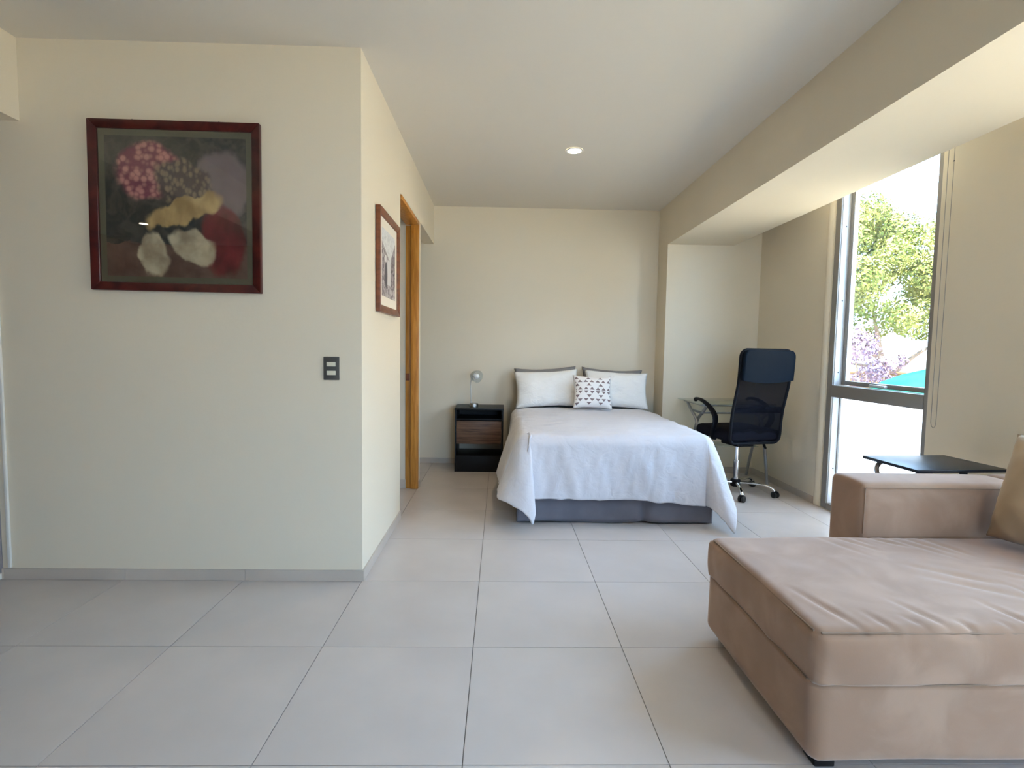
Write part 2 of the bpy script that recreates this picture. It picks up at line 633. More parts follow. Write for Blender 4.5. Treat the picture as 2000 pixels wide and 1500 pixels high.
def soft_box(x0, x1, y0, y1, z0, z1, r, n=(24, 24, 10), disp=None, square=()):
    """box with rounded edges on a regular skin, optionally displaced"""
    bm = bmesh.new()
    cache = {}
    lo, hi = Vector((x0, y0, z0)), Vector((x1, y1, z1))

    def vert(ix, iy, iz):
        k = (ix, iy, iz)
        if k not in cache:
            p = Vector((lo[a] + (hi[a] - lo[a]) * k[a] / n[a] for a in range(3)))
            rl = [r, r, 0.0 if 'bottom' in square else r]
            rh = [r, r, 0.0 if 'top' in square else r]
            q = Vector((min(max(p[a], lo[a] + rl[a]), hi[a] - rh[a]) for a in range(3)))
            d = p - q
            if d.length > 1e-9:
                nrm = d.normalized()
                cnt = sum(1 for a in range(3) if abs(d[a]) > 1e-9)
                p = q + nrm * (r if cnt > 1 else d.length)
            else:
                nrm = Vector((0, 0, 0))
            if disp:
                p = disp(p, nrm)
            cache[k] = bm.verts.new(p)
        return cache[k]

    for a, b, c in ((0, 1, 2), (1, 2, 0), (2, 0, 1)):
        for side in (0, n[c]):
            for i in range(n[a]):
                for j in range(n[b]):
                    q = []
                    for di, dj in ((0, 0), (1, 0), (1, 1), (0, 1)):
                        k = [0, 0, 0]
                        k[a], k[b], k[c] = i + di, j + dj, side
                        q.append(vert(*k))
                    if side == 0:
                        q.reverse()
                    bm.faces.new(q)
    me = bpy.data.meshes.new('soft')
    bm.to_mesh(me)
    bm.free()
    me.shade_smooth()
    return me


def nz(x, y, z, s=1.0):
    return noise.noise(Vector((x * s, y * s, z * s)))


def fbm(x, y, z, s=1.0, o=3):
    return noise.fractal(Vector((x * s, y * s, z * s)), 1.0, 2.0, o)


# ------------------------------------------------------------------ room shell
H = 2.63
XW, YB, YA, YN = 2.62, 1.60, 1.30, -1.20      # right wall, back wall, alcove wall, near wall planes
XC = -0.598                                   # wall with the doorway
SOF = 2.235
XL0 = -5.2

floor = struct('floor', MB().box(XL0, 2.80, YR, 1.60, -0.20, -0.0035), 'grout')
tile_meshes = {}


def tile_mesh(w, d):
    k = (round(w, 3), round(d, 3))
    if k not in tile_meshes:
        tile_meshes[k] = MB().box(0, k[0], 0, k[1], -0.0035, 0.0).mesh('tile')
        tile_meshes[k].materials.append(M['tile'])
    return tile_meshes[k]


G = 0.0013
for i in range(-6, 5):
    for j in range(-8, 3):
        x0, x1, y0, y1 = i * 0.6, (i + 1) * 0.6, j * 0.6, (j + 1) * 0.6
        x0, x1 = max(x0, -3.6), min(x1, XW)
        y0, y1 = max(y0, -4.8), min(y1, YB)
        if x1 - x0 < 0.02 or y1 - y0 < 0.02:
            continue
        if x1 <= XC and y0 > -0.9 and x1 < -1.7:
            continue
        o = bpy.data.objects.new('tile', tile_mesh(x1 - x0 - 2 * G, y1 - y0 - 2 * G))
        COL.objects.link(o)
        o.location = (x0 + G, y0 + G, 0)
        o.parent = floor
rest = MB()
for i in range(-9, 5):
    for j in range(-12, 3):
        if (i < -6 or j < -8) and (i * 0.6 + 0.6 > XL0):
            x0 = max(i * 0.6, XL0)
            rest.box(x0 + G, min((i + 1) * 0.6, XW) - G, j * 0.6 + G, min((j + 1) * 0.6, YB) - G, -0.0035, 0)
o = part('tile_field', rest, 'tile', floor)
o['kind'] = 'stuff'

struct('ceiling', MB().box(XL0 - .2, 2.80, YR - .2, 1.75, H, H + 0.2), 'ceiling')
struct('wall_back', MB().box(-1.70, 1.70, YB, YB + 0.15, -0.2, H), 'wall')
struct('wall_alcove', MB().box(1.70, 2.80, YA, YB + 0.15, -0.2, H), 'wall')
# dropped beam over the window side
struct('ceiling_beam_window', MB().box(1.70, 2.345, YR, YA, SOF, H), 'wall')
# right wall with three tall windows
edges = [1.30, WINS[0][1], WINS[0][0], WINS[1][1], WINS[1][0], YR]
wr = struct('wall_right', MB().box(XW, 2.80, edges[1], edges[0], -0.2, H), 'wall')
for k in (2, 4):
    struct('wall_right_pier', MB().box(XW, 2.80, edges[k + 1], edges[k], -0.2, H), 'wall')
for a, b in WINS:
    struct('wall_right_lintel', MB().box(XW, 2.80, a, b, 2.60, H), 'wall')
    struct('wall_right_sill', MB().box(XW, 2.80, a, b, -0.2, -0.0), 'wall')
struct('wall_rear', MB().box(XL0 - .2, REAR[0], YR - 0.15, YR, -0.2, H), 'panel')
struct('wall_rear_pier', MB().box(REAR[1], 2.80, YR - 0.15, YR, -0.2, H), 'panel')
struct('wall_rear_lintel', MB().box(REAR[0], REAR[1], YR - 0.15, YR, REAR[2], H), 'panel')
rd_ = bpy.data.objects.new('added_door_3', None)  # unseen door, added to let sky light onto walls facing it
COL.objects.link(rd_)
rd_['kind'] = 'structure'
rd_.location = (0, YR, 0)
bx('door_track', (REAR[0], REAR[1], -0.12, -0.02, -0.2, 0.02), 'alu', rd_)
bx('door_head', (REAR[0], REAR[1], -0.12, -0.02, REAR[2] - 0.05, REAR[2]), 'alu', rd_)
for k in range(3):
    xx = REAR[0] + (REAR[1] - REAR[0] - 0.05) * k / 2
    bx('door_stile', (xx, xx + 0.05, -0.10, -0.03, 0.02, REAR[2] - 0.05), 'alu', rd_, 0.003)
    if k < 2:
        bx('pane', (xx + 0.05, xx + (REAR[1] - REAR[0] - 0.05) / 2, -0.07, -0.064, 0.02, REAR[2] - 0.05), 'glass', rd_)
struct('wall_left', MB().box(XL0 - 0.15, XL0, YR, YB, -0.2, H), 'panel')
# block with the painting
struct('wall_front', MB().box(-2.40, XC, YN, YN + 0.12, -0.2, H), 'wall')
struct('wall_front_left', MB().box(XL0, -3.30, YN, YN + 0.12, -0.2, H), 'wall')
struct('wall_front_lintel', MB().box(-3.30, -2.40, YN, YN + 0.12, 2.24, H), 'wall')
struct('ceiling_beam_left', MB().box(-2.40, -2.22, -3.6, YN, 2.248, H), 'wall')
# wall with the doorway
DY0, DY1, DZ = -0.20, 0.60, 2.235
struct('wall_corridor', MB().box(-0.70, XC, YN + 0.12, DY0, -0.2, H), 'wall')
struct('wall_corridor_lintel', MB().box(-0.70, XC, DY0, DY1, DZ, H), 'wall')
struct('wall_corridor_pier', MB().box(-2.4, XC, DY1, 0.70, -0.2, H), 'wall')
struct('wall_corridor_header', MB().box(-0.70, XC, 0.70, YB, 2.25, H), 'wall')
struct('wall_closet_side', MB().box(-1.75, -1.60, 0.70, YB, -0.2, H), 'wall')
struct('wall_bathroom_side', MB().box(-2.4, -2.25, YN + 0.12, DY1, -0.2, H), 'wall')


def baseboard(name, x0, y0, x1, y1, nx, ny, h=0.056, t=0.009, step=0.6):
    """a strip of porcelain pieces along a wall, n = outward direction"""
    root = None
    L = math.hypot(x1 - x0, y1 - y0)
    ux, uy = (x1 - x0) / L, (y1 - y0) / L
    root = bpy.data.objects.new(name, None)
    COL.objects.link(root)
    root['kind'] = 'structure'
    s = 0.0
    while s < L - 0.01:
        e = min(s + step, L)
        ax, ay, bx_, by_ = x0 + ux * (s + 0.0008), y0 + uy * (s + 0.0008), x0 + ux * (e - 0.0008), y0 + uy * (e - 0.0008)
        xs = sorted((ax, bx_, ax + nx * t, bx_ + nx * t))
        ys = sorted((ay, by_, ay + ny * t, by_ + ny * t))
        part('skirting_piece', MB().box(xs[0], xs[-1], ys[0], ys[-1], 0.001, h), 'base', root)
        s = e
    return root


baseboard('baseboard_front', XC + 0.009, YN, -2.40, YN, 0, -1)
baseboard('baseboard_corridor', XC, YN, XC, DY0, 1, 0)
baseboard('baseboard_back', XC, YB, 1.70, YB, 0, -1)
baseboard('baseboard_alcove', 1.70, YA, XW, YA, 0, -1)
baseboard('baseboard_right', XW, YA, XW, 0.26, -1, 0)
baseboard('baseboard_closet', -1.6, YB, XC, YB, 0, -1)
baseboard('baseboard_bathroom', -0.70, DY1, -1.6, DY1, 0, -1, h=0.075)
baseboard('baseboard_pier', XC, DY1 + 0.012, XC, 0.70, 1, 0)

# door frame: jambs and head in oak, with the door leaf swung into the room behind
door = bpy.data.objects.new('door_1', None)
COL.objects.link(door)
door['kind'] = 'structure'
door.location = (XC, DY0, 0)
dx = lambda *d: (d[0] - XC, d[1] - XC, d[2] - DY0, d[3] - DY0, d[4], d[5])
bx('door_jamb', dx(-0.655, XC + 0.006, DY1 - 0.032, DY1 + 0.006, 0.001, DZ), 'oak', door, 0.002)
bx('door_jamb', dx(-0.704, -0.657, DY1 - 0.006, DY1 + 0.004, 0.001, DZ - 0.033), 'oak', door, 0.002)
bx('door_jamb', dx(-0.70, XC - 0.022, DY0 + 0.001, DY0 + 0.02, 0.001, DZ - 0.033), 'oak', door, 0.002)
bx('door_head', dx(-0.70, XC + 0.006, DY0 + 0.02, DY1 - 0.032, DZ - 0.032, DZ - 0.001), 'oak', door, 0.002)
st = bx('strike_plate', dx(-0.700, -0.668, DY1 - 0.012, DY1 - 0.006, 0.92, 0.98), 'redwood', door, 0.002)
# glazed door beyond the painting wall
d2 = bpy.data.objects.new('door_2', None)
COL.objects.link(d2)
d2['kind'] = 'structure'
d2.location = (-2.40, YN, 0)
ex = lambda *d: (d[0] + 2.40, d[1] + 2.40, d[2] - YN, d[3] - YN, d[4], d[5])
bx('door_stile', ex(-2.455, -2.402, YN - 0.002, YN + 0.045, 0.03, 2.24), 'lilac_grey', d2, 0.003)
bx('door_stile', ex(-3.30, -3.25, YN, YN + 0.045, 0.03, 2.24), 'lilac_grey', d2, 0.003)
bx('bottom_rail', ex(-3.25, -2.455, YN, YN + 0.04, 0.035, 0.11), 'tan', d2, 0.003)
bx('top_rail', ex(-3.25, -2.455, YN, YN + 0.04, 2.16, 2.24), 'lilac_grey', d2, 0.003)
bx('pane', ex(-3.25, -2.455, YN + 0.018, YN + 0.024, 0.11, 2.16), 'dark_glass', d2)
bx('threshold', ex(-3.30, -2.402, YN - 0.02, YN + 0.06, 0.001, 0.03), 'white_trim', d2, 0.003)
struct('trim_1', MB().box(-2.366, -2.352, YN - 0.012, YN - 0.0005, 0.06, 2.247), 'white_trim', bevel=0.003)
# rounded plaster bead beside the window
struct('trim_2', MB().tube([(XW + 0.028, 0.215, 0.002), (XW + 0.028, 0.215, 2.60)], 0.045, 20), 'wall', smooth=50)


def window(n, y0, y1, detailed=True):
    """tall aluminium window: opening light above, frosted fixed light below"""
    root = bpy.data.objects.new('window_%d' % n, None)
    COL.objects.link(root)
    root['kind'] = 'structure'
    root.location = (XW, y0, 0)
    b = lambda name, d, mat, par=root, bev=0.003: bx(name, (d[0] - XW, d[1] - XW, d[2] - y0, d[3] - y0, d[4], d[5]), mat, par, bev)
    xa, xb = XW + 0.004, XW + 0.10
    p = 0.062
    b('frame_post', (xa, xb, y1 - p, y1 - 0.001, 0.002, 2.598), 'alu')
    b('frame_post', (xa, xb, y0 + 0.001, y0 + 0.035, 0.002, 2.598), 'alu')
    # inner post face, paler colour stands for window light on it; fixing screws
    li = b('lit_post_face', (xa + 0.012, xb + 0.02, y1 - p - 0.004, y1 - p, 0.05, 2.57), 'alu_light', root, 0.001)
    b('lit_post_face', (xa + 0.012, xb + 0.02, y0 + 0.035, y0 + 0.039, 0.05, 2.57), 'alu_light', root, 0.001)
    for z in (0.32, 1.06, 1.60, 2.15):
        m = Matrix.Translation((xa + 0.04 - XW, y1 - p - 0.004 - y0, z)) @ Matrix.Rotation(PI / 2, 4, 'X')
        part('screw', MB().lathe([(0.0055, 0.0), (0.0055, 0.002), (0.003, 0.003)], 10, m), 'screw', li, 40)
    b('sill_rail', (xa, xb, y0 + 0.04, y1 - p - 0.004, 0.002, 0.05), 'alu')
    b('head_rail', (xa, xb, y0 + 0.04, y1 - p - 0.004, 2.56, 2.598), 'alu')
    b('transom', (xa - 0.002, xb, y0 + 0.036, y1 - p + 0.001, 0.872, 0.962), 'alu')
    # opening sash
    sa, sb = y0 + 0.041, y1 - p - 0.006
    s0, s1 = xb - 0.028, xb + 0.012
    b('sash_stile', (s0, s1, sb - 0.032, sb, 0.966, 2.556), 'alu')
    b('sash_stile', (s0, s1, sa, sa + 0.022, 0.966, 2.556), 'alu')
    sr = b('sash_rail', (s0, s1, sa + 0.022, sb - 0.032, 0.966, 0.998), 'alu')
    b('sash_rail', (s0, s1, sa + 0.022, sb - 0.032, 2.52, 2.556), 'alu')
    b('gasket', (s0 + 0.004, s0 + 0.012, sb - 0.040, sb - 0.032, 0.998, 2.52), 'alu_light', root, 0)
    b('pane', (xb - 0.010, xb - 0.004, sa + 0.018, sb - 0.028, 0.99, 2.53), 'glass', root, 0)
    # latch on the bottom sash rail
    yc = (sa + sb) / 2 + 0.02
    b('latch', (s0 - 0.030, s0 - 0.004, yc - 0.075, yc + 0.075, 0.972, 0.990), 'alu_light', sr, 0.006)
    b('latch_pivot', (s0 - 0.006, s0, yc - 0.03, yc + 0.03, 0.968, 0.996), 'alu', sr, 0.002)
    # intermediate mullions on wide windows
    wd = y1 - y0
    if wd > 1.5:
        for k in (1, 2):
            ym = y0 + wd * k / 3
            b('mullion', (xa, xb, ym - 0.025, ym + 0.025, 0.05, 2.56), 'alu')
    # frosted light
    b('glazing_bead', (xb - 0.035, xb - 0.022, sb - 0.006, sb + 0.002, 0.05, 0.872), 'alu', root, 0.001)
    b('frosted_pane', (xb - 0.022, xb - 0.014, sa - 0.002, sb + 0.002, 0.05, 0.872), 'frost', root, 0)
    return root


for i, (a, b_) in enumerate(WINS):
    window(i + 1, a, b_)

# ------------------------------------------------------------------ sofa (chaise end with one arm)
CRE = []
rnd = random.Random(5)
for k in range(15):
    x = 1.12 + k * 0.085 + rnd.uniform(-0.02, 0.02)
    L = rnd.uniform(0.05, 0.13) if k % 3 else rnd.uniform(0.16, 0.32)
    CRE.append((x, -2.455 + rnd.uniform(0.0, 0.02), x - 0.30 * L, -2.455 + L, rnd.uniform(0.005, 0.010), 0.013))
for k in range(7):
    x = 1.42 + k * 0.075
    CRE.append((x, -1.72, x + rnd.uniform(0.02, 0.10), -1.72 - rnd.uniform(0.10, 0.28), rnd.uniform(0.004, 0.008), 0.016))
for k in range(6):
    x, y = rnd.uniform(1.6, 2.1), rnd.uniform(-2.35, -2.05)
    CRE.append((x, y, x - 0.22, y + 0.15, 0.007, 0.02))


def crease(x, y):
    s = 0.0
    for x0, y0, x1, y1, d, wd in CRE:
        vx, vy = x1 - x0, y1 - y0
        t = ((x - x0) * vx + (y - y0) * vy) / (vx * vx + vy * vy)
        if -0.05 < t < 1.1:
            px, py = x0 + t * vx, y0 + t * vy
            q = ((x - px) ** 2 + (y - py) ** 2) / (wd * wd)
            if q < 9:
                s += d * (math.exp(-q) - 0.35 * math.exp(-q / 5)) * max(0.0, 1 - abs(t - 0.4) / 0.65)
    return s


def seat_disp(p, n):
    q = p.copy()
    if n.z > 0.5:
        mx = (p.x - 0.98) / 1.34
        my = (p.y + 2.45) / 0.76
        puff = 0.016 * math.sin(PI * min(max(mx, 0), 1)) ** 0.6 * math.sin(PI * min(max(my, 0), 1)) ** 0.6
        q.z += puff + 0.006 * fbm(p.x, p.y, 1.3, 3.0) - crease(p.x, p.y)
    elif n.y < -0.5:
        q.y += 0.006 * fbm(p.x, 2.2, p.z, 4.0)
        q.y -= 0.008 * math.sin(PI * min(max((p.z - 0.27) / 0.16, 0), 1))
    elif n.x < -0.5:
        q.x += 0.006 * fbm(7.7, p.y, p.z, 4.0)
        q.x -= 0.006 * math.sin(PI * min(max((p.z - 0.27) / 0.16, 0), 1))
    return q


sofa = thing('sofa', 'beige suede sofa section with a chaise seat and low squared armrest', 'sofa', (1.65, -2.07, 0))
L = Vector((-1.65, 2.07, 0))


def local(me, off):
    me.transform(Matrix.Translation(off))
    return me


def base_disp(p, n):
    q = p.copy()
    if abs(n.y) > 0.5:
        q.y += 0.004 * fbm(p.x, 4.2, p.z, 3.0)
    if abs(n.x) > 0.5:
        q.x += 0.005 * fbm(1.2, p.y, p.z, 3.0)
    return q


obj('seat_base', local(soft_box(0.980, 2.33, -2.446, -1.694, 0.035, 0.272, 0.032, (50, 34, 14), base_disp, ('top',)), L), 'suede', sofa)
cu = obj('seat_cushion', local(soft_box(0.978, 2.33, -2.450, -1.69, 0.272, 0.428, 0.034, (170, 110, 18), seat_disp, ('bottom',)), L), 'suede', sofa)


def arm_disp(p, n):
    q = p.copy()
    if n.z > 0.5:
        q.z += 0.006 * math.sin(PI * min(max((p.y + 1.69) / 0.22, 0), 1)) + 0.003 * fbm(p.x, p.y, 5, 3)
    if abs(n.y) > 0.5:
        q.y += 0.004 * fbm(p.x, 3, p.z, 3)
    return q


obj('armrest', local(soft_box(1.628, 2.33, -1.688, -1.468, 0.035, 0.652, 0.026, (40, 16, 24), arm_disp), L), 'suede', sofa)
obj('backrest', local(soft_box(2.335, 2.585, -2.45, -1.468, 0.035, 0.652, 0.03, (12, 40, 24), arm_disp), L), 'suede', sofa)


def seam(name, path, r=0.0022):
    return obj(name, local(MB().tube(path, r, 6).mesh(name, 60), L), 'piping', cu)


seam('seam', [(1.01, -2.4495, 0.273), (2.33, -2.4495, 0.273)])
seam('seam', [(0.9785, -2.42, 0.273), (0.9785, -1.72, 0.273)])
seam('seam', [(1.00 + 0.0133 * i * 10, -2.4405, 0.4185 + 0.002 * nz(i, 0, 0, 0.7)) for i in range(11)], 0.003)
seam('seam', [(0.9875, -2.425 + 0.0695 * i, 0.4185 + 0.001 * nz(i, 3, 0, 0.7)) for i in range(11)], 0.003)
obj('seam', local(MB().tube([(1.645, -1.690, 0.636), (2.33, -1.690, 0.636)], 0.002, 6).mesh('seam', 60), L), 'piping', sofa)
obj('seam', local(MB().tube([(1.640, -1.6895, 0.44), (1.640, -1.6895, 0.635)], 0.002, 6).mesh('seam', 60), L), 'piping', sofa)
for fx, fy in ((1.05, -2.38), (1.05, -1.77), (2.25, -2.38), (2.25, -1.60), (1.72, -1.54)):
    obj('foot', local(MB().box(fx - 0.03, fx + 0.03, fy - 0.03, fy + 0.03, 0.0, 0.036).mesh('foot', None, 0.004), L), 'blackwood', sofa)


def pillow_mesh(w, h, t, seed, pinch=0.06, n=28, wr=0.006, lean=0.0):
    """a stuffed pillow in the local XZ plane facing -Y, bottom edge at z = 0"""
    mb = MB()
    uvs = []

    def edge(s, tt):
        x, z = s * 2 - 1, tt * 2 - 1
        px = x * (1 - pinch * (1 - abs(z) ** 2.0) * abs(x) ** 2)
        pz = z * (1 - pinch * 1.1 * (1 - abs(x) ** 2.0) * abs(z) ** 2)
        return x, z, px * w / 2, pz * h / 2

    for side in (-1, 1):
        def fn(s, tt):
            x, z, px, pz = edge(s, tt)
            th = (max(0.0, 1 - abs(x) ** 2.6) * max(0.0, 1 - abs(z) ** 2.6)) ** 0.55
            y = side * t / 2 * th
            k = th ** 0.5
            cx = abs(x) * abs(z)
            y += k * wr * fbm(px + seed, pz, side, 9.0)
            y += side * k * 0.006 * math.sin((x * z) * 14 + seed) * cx
            z2 = pz + 0.004 * fbm(px, seed, pz, 6.0)
            uvs.append((s, tt))
            return (px, y + lean * z2 * 0, z2 + h / 2)
        b = len(mb.v)
        mb.grid(fn, n, n)
        if side == 1:
            cnt = n * n
            mb.f[-cnt:] = [tuple(reversed(q)) for q in mb.f[-cnt:]]
    me = bpy.data.meshes.new('pillow')
    me.from_pydata(mb.v, [], mb.f)
    ul = me.uv_layers.new(name='UVMap')
    for lp in me.loops:
        ul.data[lp.index].uv = uvs[lp.vertex_index]
    bm = bmesh.new()
    bm.from_mesh(me)
    bmesh.ops.remove_doubles(bm, verts=bm.verts, dist=0.0005)
    bm.to_mesh(me)
    bm.free()
    me.shade_smooth()
    return me


def pillow(name, label, cat, mat, w, h, t, loc, rot, seed, group=None, **kw):
    o = obj(name, pillow_mesh(w, h, t, seed, **kw), mat)
    o.location = loc
    o.rotation_euler = rot
    return tag(o, label, cat, group)


pillow('sofa_cushion', 'cream cloth cushion leaning into the back corner of the beige sofa', 'cushion', 'cushion',
       0.52, 0.44, 0.17, (2.165, -1.985, 0.452), (math.radians(-15), 0, math.radians(-84)), 31, n=32, pinch=0.04)

# ------------------------------------------------------------------ bed
BX0, BX1, BY0, BY1 = 0.225, 1.575, -0.285, 1.565
bed = thing('bed', 'double bed with slate grey pleated skirt around a dark base', 'bed', (0.90, 0.64, 0))
BL = Vector((-0.90, -0.64, 0))
obj('box_spring', local(MB().box(BX0 + 0.03, BX1 - 0.03, BY0 + 0.03, BY1, 0.075, 0.33).mesh('b', None, 0.02), BL), 'bed_base', bed)
obj('mattress', local(soft_box(BX0 + 0.022, BX1 - 0.022, BY0 + 0.03, BY1, 0.332, 0.576, 0.05, (20, 24, 8)), BL), 'mattress', bed)
for lx in (BX0 + 0.09, BX1 - 0.09):
    for ly in (BY0 + 0.09, 0.64, BY1 - 0.09):
        obj('leg', local(MB().box(lx - 0.04, lx + 0.04, ly - 0.04, ly + 0.04, 0.0, 0.077).mesh('leg', None, 0.004), BL), 'bed_base', bed)


def skirt_panel(ax, ay, bx_, by_, ox, oy, seed, pleat=None, amp=1.0):
    L_ = math.hypot(bx_ - ax, by_ - ay)

    def fn(s, t):
        z = 0.006 + (0.325 - 0.006) * t
        z += (1 - t) * (0.012 * max(0, nz(s * 4, seed, 0)) + 0.008 * math.sin(s * 5 + seed) ** 2)
        out = (1 - t) * (0.010 + 0.012 * math.sin(s * 9 + seed) + 0.012 * nz(s * 5, seed, t * 0.8))
        if pleat is not None:
            d = (s - pleat) / 0.022
            out -= 0.028 * (1 - t * 0.6) * math.exp(-d * d) * (1 if d > -1.2 else 0.4)
            out += 0.014 * (1 - t) * math.exp(-((s - pleat - 0.06) / 0.05) ** 2)
        out *= amp
        return (ax + (bx_ - ax) * s + ox * out, ay + (by_ - ay) * s + oy * out, z)
    mb = MB().grid(fn, 90, 12)
    o = obj('bed_skirt', local(mb.mesh('bed_skirt', 80), BL), 'grey_cloth', bed)
    m = o.modifiers.new('thickness', 'SOLIDIFY')
    m.thickness = 0.003
    return o


skirt_panel(BX0 - 0.003, BY0 + 0.012, BX1 + 0.010, BY0 + 0.012, 0, -1, 1.0, 0.645, 0.8)
skirt_panel(BX0 + 0.010, BY1, BX0 - 0.002, BY0 + 0.012, -1, 0, 4.0, 0.5, 0.25)
skirt_panel(BX1 + 0.006, BY0 + 0.012, BX1 - 0.010, BY1, 1, 0, 9.0, 0.5, 0.25)


def comforter():
    top = 0.632
    R = 0.085
    xl, xr, yf = BX0 + 0.065, BX1 - 0.065, BY0 + 0.065
    yh = 1.30
    dl, dr, df = 0.50, 0.50, 0.485
    W_, L_ = xr - xl, yh - yf

    def drop(a, flare):
        lim = PI / 2 - flare
        if a < R * lim:
            t = a / R
            return R * math.sin(t), R * (1 - math.cos(t))
        o = R * math.sin(lim)
        d = R * (1 - math.cos(lim))
        q = a - R * lim
        return o + q * math.sin(flare), d + q * math.cos(flare)

    def fn(s, t):
        u = -dl + (W_ + dl + dr) * s
        v = -df + (L_ + df) * t
        a = -u if u < 0 else (u - W_ if u > W_ else 0.0)
        sgn = -1 if u < 0 else 1
        b = -v if v < 0 else 0.0
        cx = xl if u < 0 else (xr if u > W_ else xl + u)
        cy = yf if v < 0 else yf + v
        z0 = top + 0.011 * fbm(u, v, 2.0, 3.2) + 0.006 * fbm(u * 0.6, v * 1.6, 6.0, 9)
        head = max(0.0, 1 - (yh - (yf + max(v, 0))) / 0.10)
        z0 -= 0.004 * head * head
        if a == 0 and b == 0:
            e = min(u, W_ - u, v) if True else 0
            return (cx, cy, z0 - 0.012 * math.exp(-max(e, 0) / 0.06))
        r = math.hypot(a, b)
        th = math.atan2(b, a)                 # 0 = side, 90 = foot
        k = math.sin(2 * th)                  # 1 in the corner
        headness = min(1.0, max(0.0, (v - (L_ - 0.75)) / 0.45))
        fl_side = math.radians((17 if sgn < 0 else 15) * (1 - headness) + 4.0 * headness)
        r *= 1 - (0.085 if sgn < 0 else 0.035) * max(0.0, k) ** 2
        fl_foot = math.radians(4)
        f = th / (PI / 2)
        f = f * f * (3 - 2 * f)
        flare = fl_side * (1 - f) + fl_foot * f
        if sgn < 0:
            flare += math.radians(11) * max(0, k) ** 1.2
            ph = th + math.radians(52) * max(0.0, math.sin(PI * min(1, th / (PI / 2)))) ** 1.5
        else:
            flare += math.radians(15) * max(0, k) ** 1.2
            ph = th + math.radians(24) * max(0.0, math.sin(PI * min(1, th / (PI / 2)))) ** 1.5
        if b > 0:
            r *= 1 + 0.075 * min(1.0, max(0.0, (u / W_ - 0.55) / 0.45)) * f
        o, d = drop(r, flare)
        # folds hanging down
        hang = min(1.0, max(0.0, (r - 0.06) / 0.2))
        along = (u if b > 0 and a == 0 else 0) + (v if a > 0 and b == 0 else 0)
        if a == 0:
            wv = 0.022 * nz(u * 4.5 + r * 1.1, r * 1.6, 3.3) + 0.014 * nz(u * 11 - r * 2.2, r * 3.0, 8.1) + 0.007 * nz(u * 24 + r * 4, r * 6.0, 1.7)
        elif b == 0:
            wv = (0.022 * nz(v * 5.0, r * 1.0, 13.3) + 0.008 * nz(v * 15, r * 2, 18.1)) * (1 - 0.75 * headness)
        else:
            wv = 0.014 * nz(th * 4.0, r * 2.5, 23.0 + sgn)
        fade = 1.0
        if a > 0 and b > 0:
            fade = 1.0
        if a == 0 or b == 0:
            wv = max(wv, -0.014) + 0.006
        o += hang * wv * fade
        d += 0.006 * nz(u * 9, v * 9, 4)
        return (cx + sgn * math.cos(ph) * o, cy - math.sin(ph) * o, max(0.016, z0 - 0.012 - d))

    mb = MB().grid(fn, 190, 190)
    o = obj('comforter', local(mb.mesh('comforter', 180), Vector((-0.90, -0.55, -0.62))), 'cotton')
    o.location = (0.90, 0.55, 0.62)
    m = o.modifiers.new('loft', 'SOLIDIFY')
    m.thickness = 0.016
    m.offset = -1.0 if True else 0
    return tag(o, 'white cotton comforter spread over the bed and hanging over its foot', 'comforter')


comforter()

lean = lambda d, tw=0, ro=0: (math.radians(-d), math.radians(ro), math.radians(tw))
pillow('bed_pillow', 'slate grey pillow standing behind the white pillow beside the night table', 'pillow', 'grey_pillow',
       0.63, 0.435, 0.11, (0.568, 1.41, 0.596), lean(12, 0, -3.0), 3, 'grey pillows at the head of the bed', pinch=0.10, wr=0.008)
pillow('bed_pillow', 'slate grey pillow standing behind the white pillow beside the desk', 'pillow', 'grey_pillow',
       0.62, 0.43, 0.11, (1.212, 1.41, 0.596), lean(12, 0, 2.6), 8, 'grey pillows at the head of the bed', pinch=0.10, wr=0.008)
pillow('bed_pillow', 'white pillow at the head of the bed beside the night table', 'pillow', 'pillow',
       0.63, 0.375, 0.15, (0.560, 1.222, 0.641), lean(20, 0, -3.2), 14, 'white pillows at the head of the bed', pinch=0.075, wr=0.011)
pillow('bed_pillow', 'white pillow at the head of the bed beside the desk', 'pillow', 'pillow',
       0.63, 0.375, 0.15, (1.228, 1.222, 0.641), lean(20, 0, 2.6), 19, 'white pillows at the head of the bed', pinch=0.075, wr=0.011)
pillow('throw_pillow', 'small square throw pillow printed with grey triangles on the bed', 'pillow', 'triangles',
       0.375, 0.325, 0.13, (0.962, 1.030, 0.652), lean(20, 3, 2), 25, pinch=0.09)

# ------------------------------------------------------------------ night table and lamp
nt_ = thing('night_table', 'black wood night table with a walnut drawer beside the bed', 'night table', (-0.105, 1.40, 0))
NX, NY0, NY1 = 0.235, -0.18, 0.185
bx('side_panel', (-NX, -NX + 0.018, NY0, NY1, 0, 0.603), 'blackwood', nt_, 0.0015)
bx('side_panel', (NX - 0.018, NX, NY0, NY1, 0, 0.603), 'blackwood', nt_, 0.0015)
bx('top', (-NX - 0.004, NX + 0.004, NY0 - 0.006, NY1, 0.604, 0.622), 'blackwood', nt_, 0.002)
bx('shelf', (-NX + 0.0185, NX - 0.0185, NY0 + 0.01, NY1 - 0.005, 0.502, 0.517), 'blackwood', nt_, 0.001)
bx('back_panel', (-NX + 0.0185, NX - 0.0185, NY1 - 0.005, NY1, 0.36, 0.603), 'blackwood', nt_)
bx('plinth', (-NX + 0.0185, NX - 0.0185, NY0 + 0.002, NY0 + 0.018, 0.0, 0.158), 'blackwood', nt_, 0.001)
bx('bottom_shelf', (-NX + 0.0185, NX - 0.0185, NY0 + 0.019, NY1 - 0.005, 0.143, 0.158), 'blackwood', nt_, 0.001)
